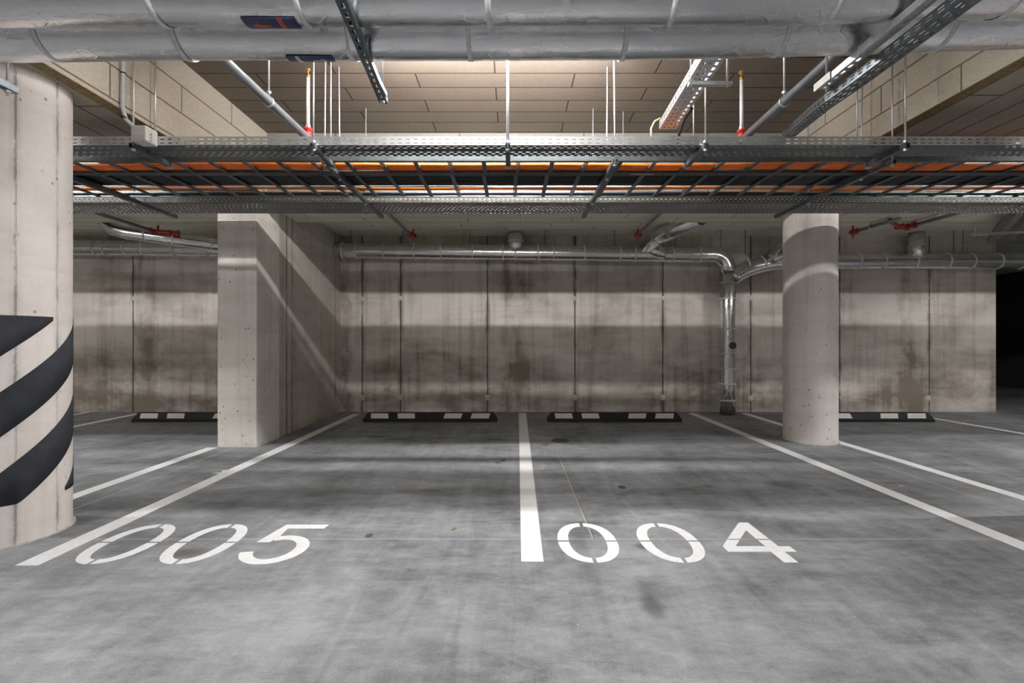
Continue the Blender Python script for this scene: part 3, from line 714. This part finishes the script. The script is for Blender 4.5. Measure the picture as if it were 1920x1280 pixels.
# junction box with conduit
t = thing('junction_box', (-2.42, 3.06, H + 1.29), 'pale grey plastic junction box on the side of the front tray', 'junction box')
MB().box(-2.44, -2.34, 3.00, 3.105, H + 1.285, H + 1.385).build('box_body', M['box'], t, bevel=.009)
for i in range(4): MB().box(-2.43 + i * .02, -2.42 + i * .02, 2.997, 3.002, H + 1.325, H + 1.331).build('lid_mark', M['white_pipe'], t)
for z_ in (1.30, 1.32, 1.34): MB().tube([(-2.341, 3.04, H + z_), (-2.327, 3.04, H + z_)], .006, 8).build('gland', M['housing'], t)
t = thing('flexible_conduit', (-2.53, 3.04, H + 1.4), 'grey conduit hanging from above and curling toward the junction box', 'conduit')
MB().tube([(-2.485, 3.0, H + 2.12), (-2.485, 3.0, H + 1.75), (-2.49, 3.0, H + 1.6), (-2.49, 3.0, H + 1.5), (-2.485, 3.02, H + 1.43), (-2.46, 3.04, H + 1.40), (-2.44, 3.04, H + 1.37)], .012, 10).build('tube', M['conduit'], t)
for z_ in (1.715, 1.435): MB().ring((-2.486, 3.002, H + z_), (0, 0, 1), .0125, .008, .003, 12).build('tie', M['black_cable'], t)

# ============================================================ SPRINKLER PIPES
def fitting(parent, c, axis, L, r, mat='red'):
    c = Vector(c); a = Vector(axis).normalized()
    mb = MB(); mb.tube([c - a * L / 2, c - a * L * .3, c - a * L * .3, c + a * L * .3, c + a * L * .3, c + a * L / 2], [r * 1.25, r * 1.25, r, r, r * 1.25, r * 1.25], 12)
    return mb.build('coupling', M[mat], parent)
def sprinkler_pipe(x0, y0, x1, y1, z, label, clamps=(), upright=None, mat='grey_pipe', end=True):
    t = thing('sprinkler_pipe', (x0, y0, z), label, 'sprinkler pipe')
    f = lambda y: x0 + (x1 - x0) * (y - y0) / (y1 - y0)
    ym = 4.82 if y0 < 4 else y1 - .12
    if y0 < 4:
        MB().tube([(f(2.3), .2, H + 1.78), (f(2.3), 2.22, H + 1.78), (f(2.3), 2.275, H + 1.76), (f(2.3), 2.295, H + 1.70), (f(2.3), 2.295, z + .06), (f(2.3), 2.31, z + .015), (f(2.36), 2.36, z), (f(4.8), 4.8, z)], .026, 16).build('tube', M['grey_pipe'], t)
        MB().tube([(f(4.8), 4.8, z), (x1, y1, z)], .021, 16).build('far_tube', M['dark_pipe'], t)
        fitting(t, (f(4.8), 4.8, z), (f(5) - f(4), 1, 0), .08, .028)
    else: MB().tube([(x0, y0, z), (x1, y1, z)], .021, 16).build('tube', M['dark_pipe'], t)
    if end:
        fitting(t, (x1, y1, z), (.1, 1, 0), .10, .028); fitting(t, (x1 + .02, y1 + .05, z + .0), (1, .2, 0), .09, .022)
        MB().tube([(x1 + .02, y1 + .06, z + .09), (x1 + .02, y1 + .06, z - .06)], [.012, .014], 8).build('riser', M['red'], t)
        MB().tube([(x1 + .02, y1 + .06, z - .05), (x1 + .02, y1 + .06, z - .08), (x1 + .02, y1 + .06, z - .083), (x1 + .02, y1 + .06, z - .086)], [.008, .006, .018, .018], 10).build('sprinkler_head', M['brass'], t)
    for y in clamps:
        x = f(y); top = ZC if y < 4.7 else ZB
        MB().ring((x, y, z), (f(5) - f(4), 1, 0), .0265, .016, .005, 20).build('clamp_ring', M['galv_bright'], t)
        rod(x, y, z + .03, top, t, .0058); nut(x, y, z + .055, t, .014)
    if upright:
        y, zt_ = upright; x = f(y)
        fitting(t, (x, y, z + .035), (0, 0, 1), .075, .024, 'bright_red')
        MB().tube([(x, y, z + .06), (x, y, zt_ - .06)], .0125, 12).build('riser', M['white_pipe'], t)
        MB().tube([(x, y, z + .075), (x, y, z + .095)], .017, 6, smooth=False).build('riser_nut', M['galv_bright'], t)
        MB().tube([(x, y, zt_ - .06), (x, y, zt_ - .035), (x, y, zt_ - .034), (x, y, zt_ - .008), (x, y, zt_ - .007), (x, y, zt_)], [.015, .015, .007, .007, .021, .019], 12).build('sprinkler_head', M['brass'], t)
    return t
ZQ = H + 1.44
sprinkler_pipe(-1.50, 1.4, -1.365, 6.33, ZQ, 'grey sprinkler pipe passing behind the bright rods over bay 005', (2.82,), (3.33, H + 1.93))
sprinkler_pipe(1.615, 1.4, 1.685, 6.3, ZQ, 'grey sprinkler pipe over bay 004 ending at a red coupling by the diagonal drain', (2.82,), (3.36, H + 1.93))
t = sprinkler_pipe(-4.60, 3.6, -4.68, 6.12, ZQ, 'dark sprinkler pipe with red couplings behind the striped column', ())
MB().tube([(-4.66, 6.12, ZQ), (-4.42, 6.2, ZQ - .01)], .022, 10).build('elbow', M['red'], t); fitting(t, (-4.46, 6.19, ZQ - .01), (1, .3, 0), .12, .03)
t = sprinkler_pipe(5.03, 4.3, 4.98, 5.82, ZQ, 'dark sprinkler pipe with red tee reaching toward the dark opening', (5.2,), end=False, mat='dark_pipe')
fitting(t, (4.98, 5.86, ZQ), (0, 1, 0), .12, .034); MB().tube([(4.98, 5.9, ZQ), (4.86, 5.9, ZQ), (4.62, 5.72, ZQ + .02), (4.56, 5.66, ZQ + .02)], .026, 12).build('elbow', M['red'], t)
fitting(t, (4.86, 5.88, ZQ), (1, 0, 0), .09, .03)
t = sprinkler_pipe(4.545, 5.5, 4.49, 6.15, ZQ, 'short dark sprinkler pipe just right of the plain round column', (5.9,), mat='dark_pipe')

# ============================================================ DRAIN PIPES ON THE BACK WALL
WY = 7.10
t = thing('drain_pipe', (0, WY, H + 1.33), 'long foil-wrapped drain pipe along the back wall turning down to the floor', 'pipe')
def zl(x): return H + 1.345 - .0115 * (x + .4)
def bend(p0, p1, p2, n=8): return [(Vector(p0).lerp(Vector(p1), i / n)).lerp(Vector(p1).lerp(Vector(p2), i / n), i / n) for i in range(n + 1)]
pts = [(x, WY + .004 * math.sin(x * 5), zl(x)) for x in [-8.5 + .35 * k_ for k_ in range(33)]]
pts += bend((3.02, WY, zl(3.02)), (3.255, WY, zl(3.2) - .01), (3.262, WY, H + 1.05), 9)
MB().tube(pts, .117, 28).build('horizontal_run', M['foil_small'], t)
MB().tube([(3.262, WY, H + 1.10), (3.262, WY, H + .5), (3.262, WY, H - .1), (3.262, WY, H - .7), (3.262, WY, 0.012)], .111, 28).build('down_pipe', M['foil_small'], t)
for px in (641, 667, 719, 777, 826, 885, 943, 966, 1009, 1037, 1096, 1162, 1190, 1262, 1312, 1350, 177, 197, 235, 269, 328, 390):
    x = (px - 960) / 880 * (WY - .05)
    if x < 3.1: MB().ring((x, WY, zl(x)), (1, random.uniform(-.06, .06), 0), .117, .018, .008, 28).build('wire_band', M['band_dark'], t)
for py in (530, 560, 616, 662, 691, 719, 750): MB().ring((3.262, WY, H + (640 - py) / 880 * WY), (0, 0, 1), .111, .016, .008, 28).build('wire_band', M['band_dark'], t)
MB().tube([(3.285, WY - .108, H - .06), (3.285, WY - .118, H - .06)], .058, 18).build('access_cap', M['dark_hole'], t)
MB().ring((3.285, WY - .115, H - .06), (0, 1, 0), .058, .012, .007, 20).build('cap_rim', M['band'], t)
MB().tube([(.05, WY, zl(0)), (.05, WY, ZB)], .12, 24).build('ceiling_branch', M['foil_small'], t)
MB().ring((.05, WY, zl(0) + .17), (0, 0, 1), .121, .012, .004, 24).build('wire_band', M['band_dark'], t)
MB().tube([(2.25, WY + .02, zl(2.2) - .02), (2.02, WY - .06, H + 1.42), (2.13, 6.75, H + 1.52), (2.42, 6.02, H + 1.60)], [.10, .115, .115, .115], 24).build('slanted_branch', M['foil_small'], t)
for f in (.3, .62): MB().ring(Vector((2.02, WY - .06, H + 1.42)).lerp(Vector((2.34, 6.2, H + 1.63)), f), (.3, -.86, .2), .116, .012, .004, 24).build('wire_band', M['band_dark'], t)
MB().tube([(2.03, WY - .04, H + 1.40), (2.3, WY - .1, H + 1.29)], [.11, .09], 20).build('wye', M['foil_small'], t)
t = thing('drain_pipe', (5, WY, H + 1.21), 'foil-wrapped drain pipe on the back wall from the dark opening to the down pipe', 'pipe')
def zr_(x): return H + 1.205 + .003 * (x - 4)
pts = [(x, WY, zr_(x)) for x in [9.4 - .3 * k_ for k_ in range(18)]]
pts += bend((4.2, WY, zr_(4.2)), (3.6, WY, H + 1.19), (3.32, WY, H + .95), 9)
MB().tube(pts, .116, 28).build('horizontal_run', M['foil_small'], t)
for px in (1398, 1428, 1606, 1652, 1711, 1772, 1817, 1868, 1911):
    x = (px - 960) / 880 * WY; MB().ring((x, WY, zr_(x) if x > 4 else zr_(x) - .03), (1, .0, .02 if x > 4 else .3), .116, .02, .008, 28).build('wire_band', M['band'], t)
MB().tube([(6.12, WY, zr_(6)), (6.12, WY, ZB)], .105, 24).build('ceiling_branch', M['foil_small'], t)
MB().ring((6.12, WY, H + 1.45), (0, 0, 1), .106, .012, .004, 24).build('wire_band', M['band_dark'], t)
MB().tube([(3.85, WY, zr_(3.9)), (3.98, 6.85, H + 1.36), (4.25, 6.2, H + 1.62)], .10, 24).build('slanted_branch', M['foil_small'], t)
MB().ring((4.0, 6.8, H + 1.38), (.35, -.8, .32), .101, .012, .004, 24).build('wire_band', M['band_dark'], t)
t = thing('drain_pipe', (-4.6, 6.2, H + 1.38), 'foil-wrapped drain pipe slanting under the ceiling behind the striped column', 'pipe')
MB().tube([(-5.26, 6.03, ZB), (-5.22, 6.03, H + 1.545), (-5.12, 6.04, H + 1.44), (-4.96, 6.05, H + 1.40), (-4.1, 6.5, H + 1.337), (-3.2, 6.95, H + 1.29)], .082, 22).build('foil_wrap', M['foil_small'], t)
for f in (.18, .5, .95): MB().ring(Vector((-4.96, 6.05, H + 1.40)).lerp(Vector((-4.1, 6.5, H + 1.337)), f), (.86, .45, -.06), .083, .014, .004, 22).build('tape_band', M['band'], t)
# small rods holding the wall pipes
for i, px in enumerate((658, 756, 882, 1022, 1152, 1266, 1350, 1396, 1786, 1803)):
    x = (px - 960) / 880 * 7.0; o = rod(x, 6.98, zl(x) + .1 if x < 3.2 else zr_(x) + .1, ZB, None, .0055, mat='galv_dark')
    tag(o, 'thin dark rod holding a drain pipe under the back ceiling', 'threaded rod', 'thin rods above the drain pipes')
# diagonal wide tray by the dark opening
t = thing('cable_tray', (5.8, 5.5, H + 1.35), 'wide grey perforated tray turning toward the dark opening', 'cable tray')
tray_path(t, [(5.2, 4.55, H + 1.355), (6.0, 5.5, H + 1.355), (6.62, 6.22, H + 1.355), (7.4, 6.42, H + 1.355), (9.0, 6.45, H + 1.355)], .46, .05, 'far_tray', .06)
MB().obox((5.72, 5.85, H + 1.335), (6.62, 5.62, H + 1.335), .03, .03).build('support_bar', M['galv'], t)
for (x_, y_) in ((5.76, 5.84), (6.56, 5.63)): rod(x_, y_, H + 1.3, ZBM, t, .006)
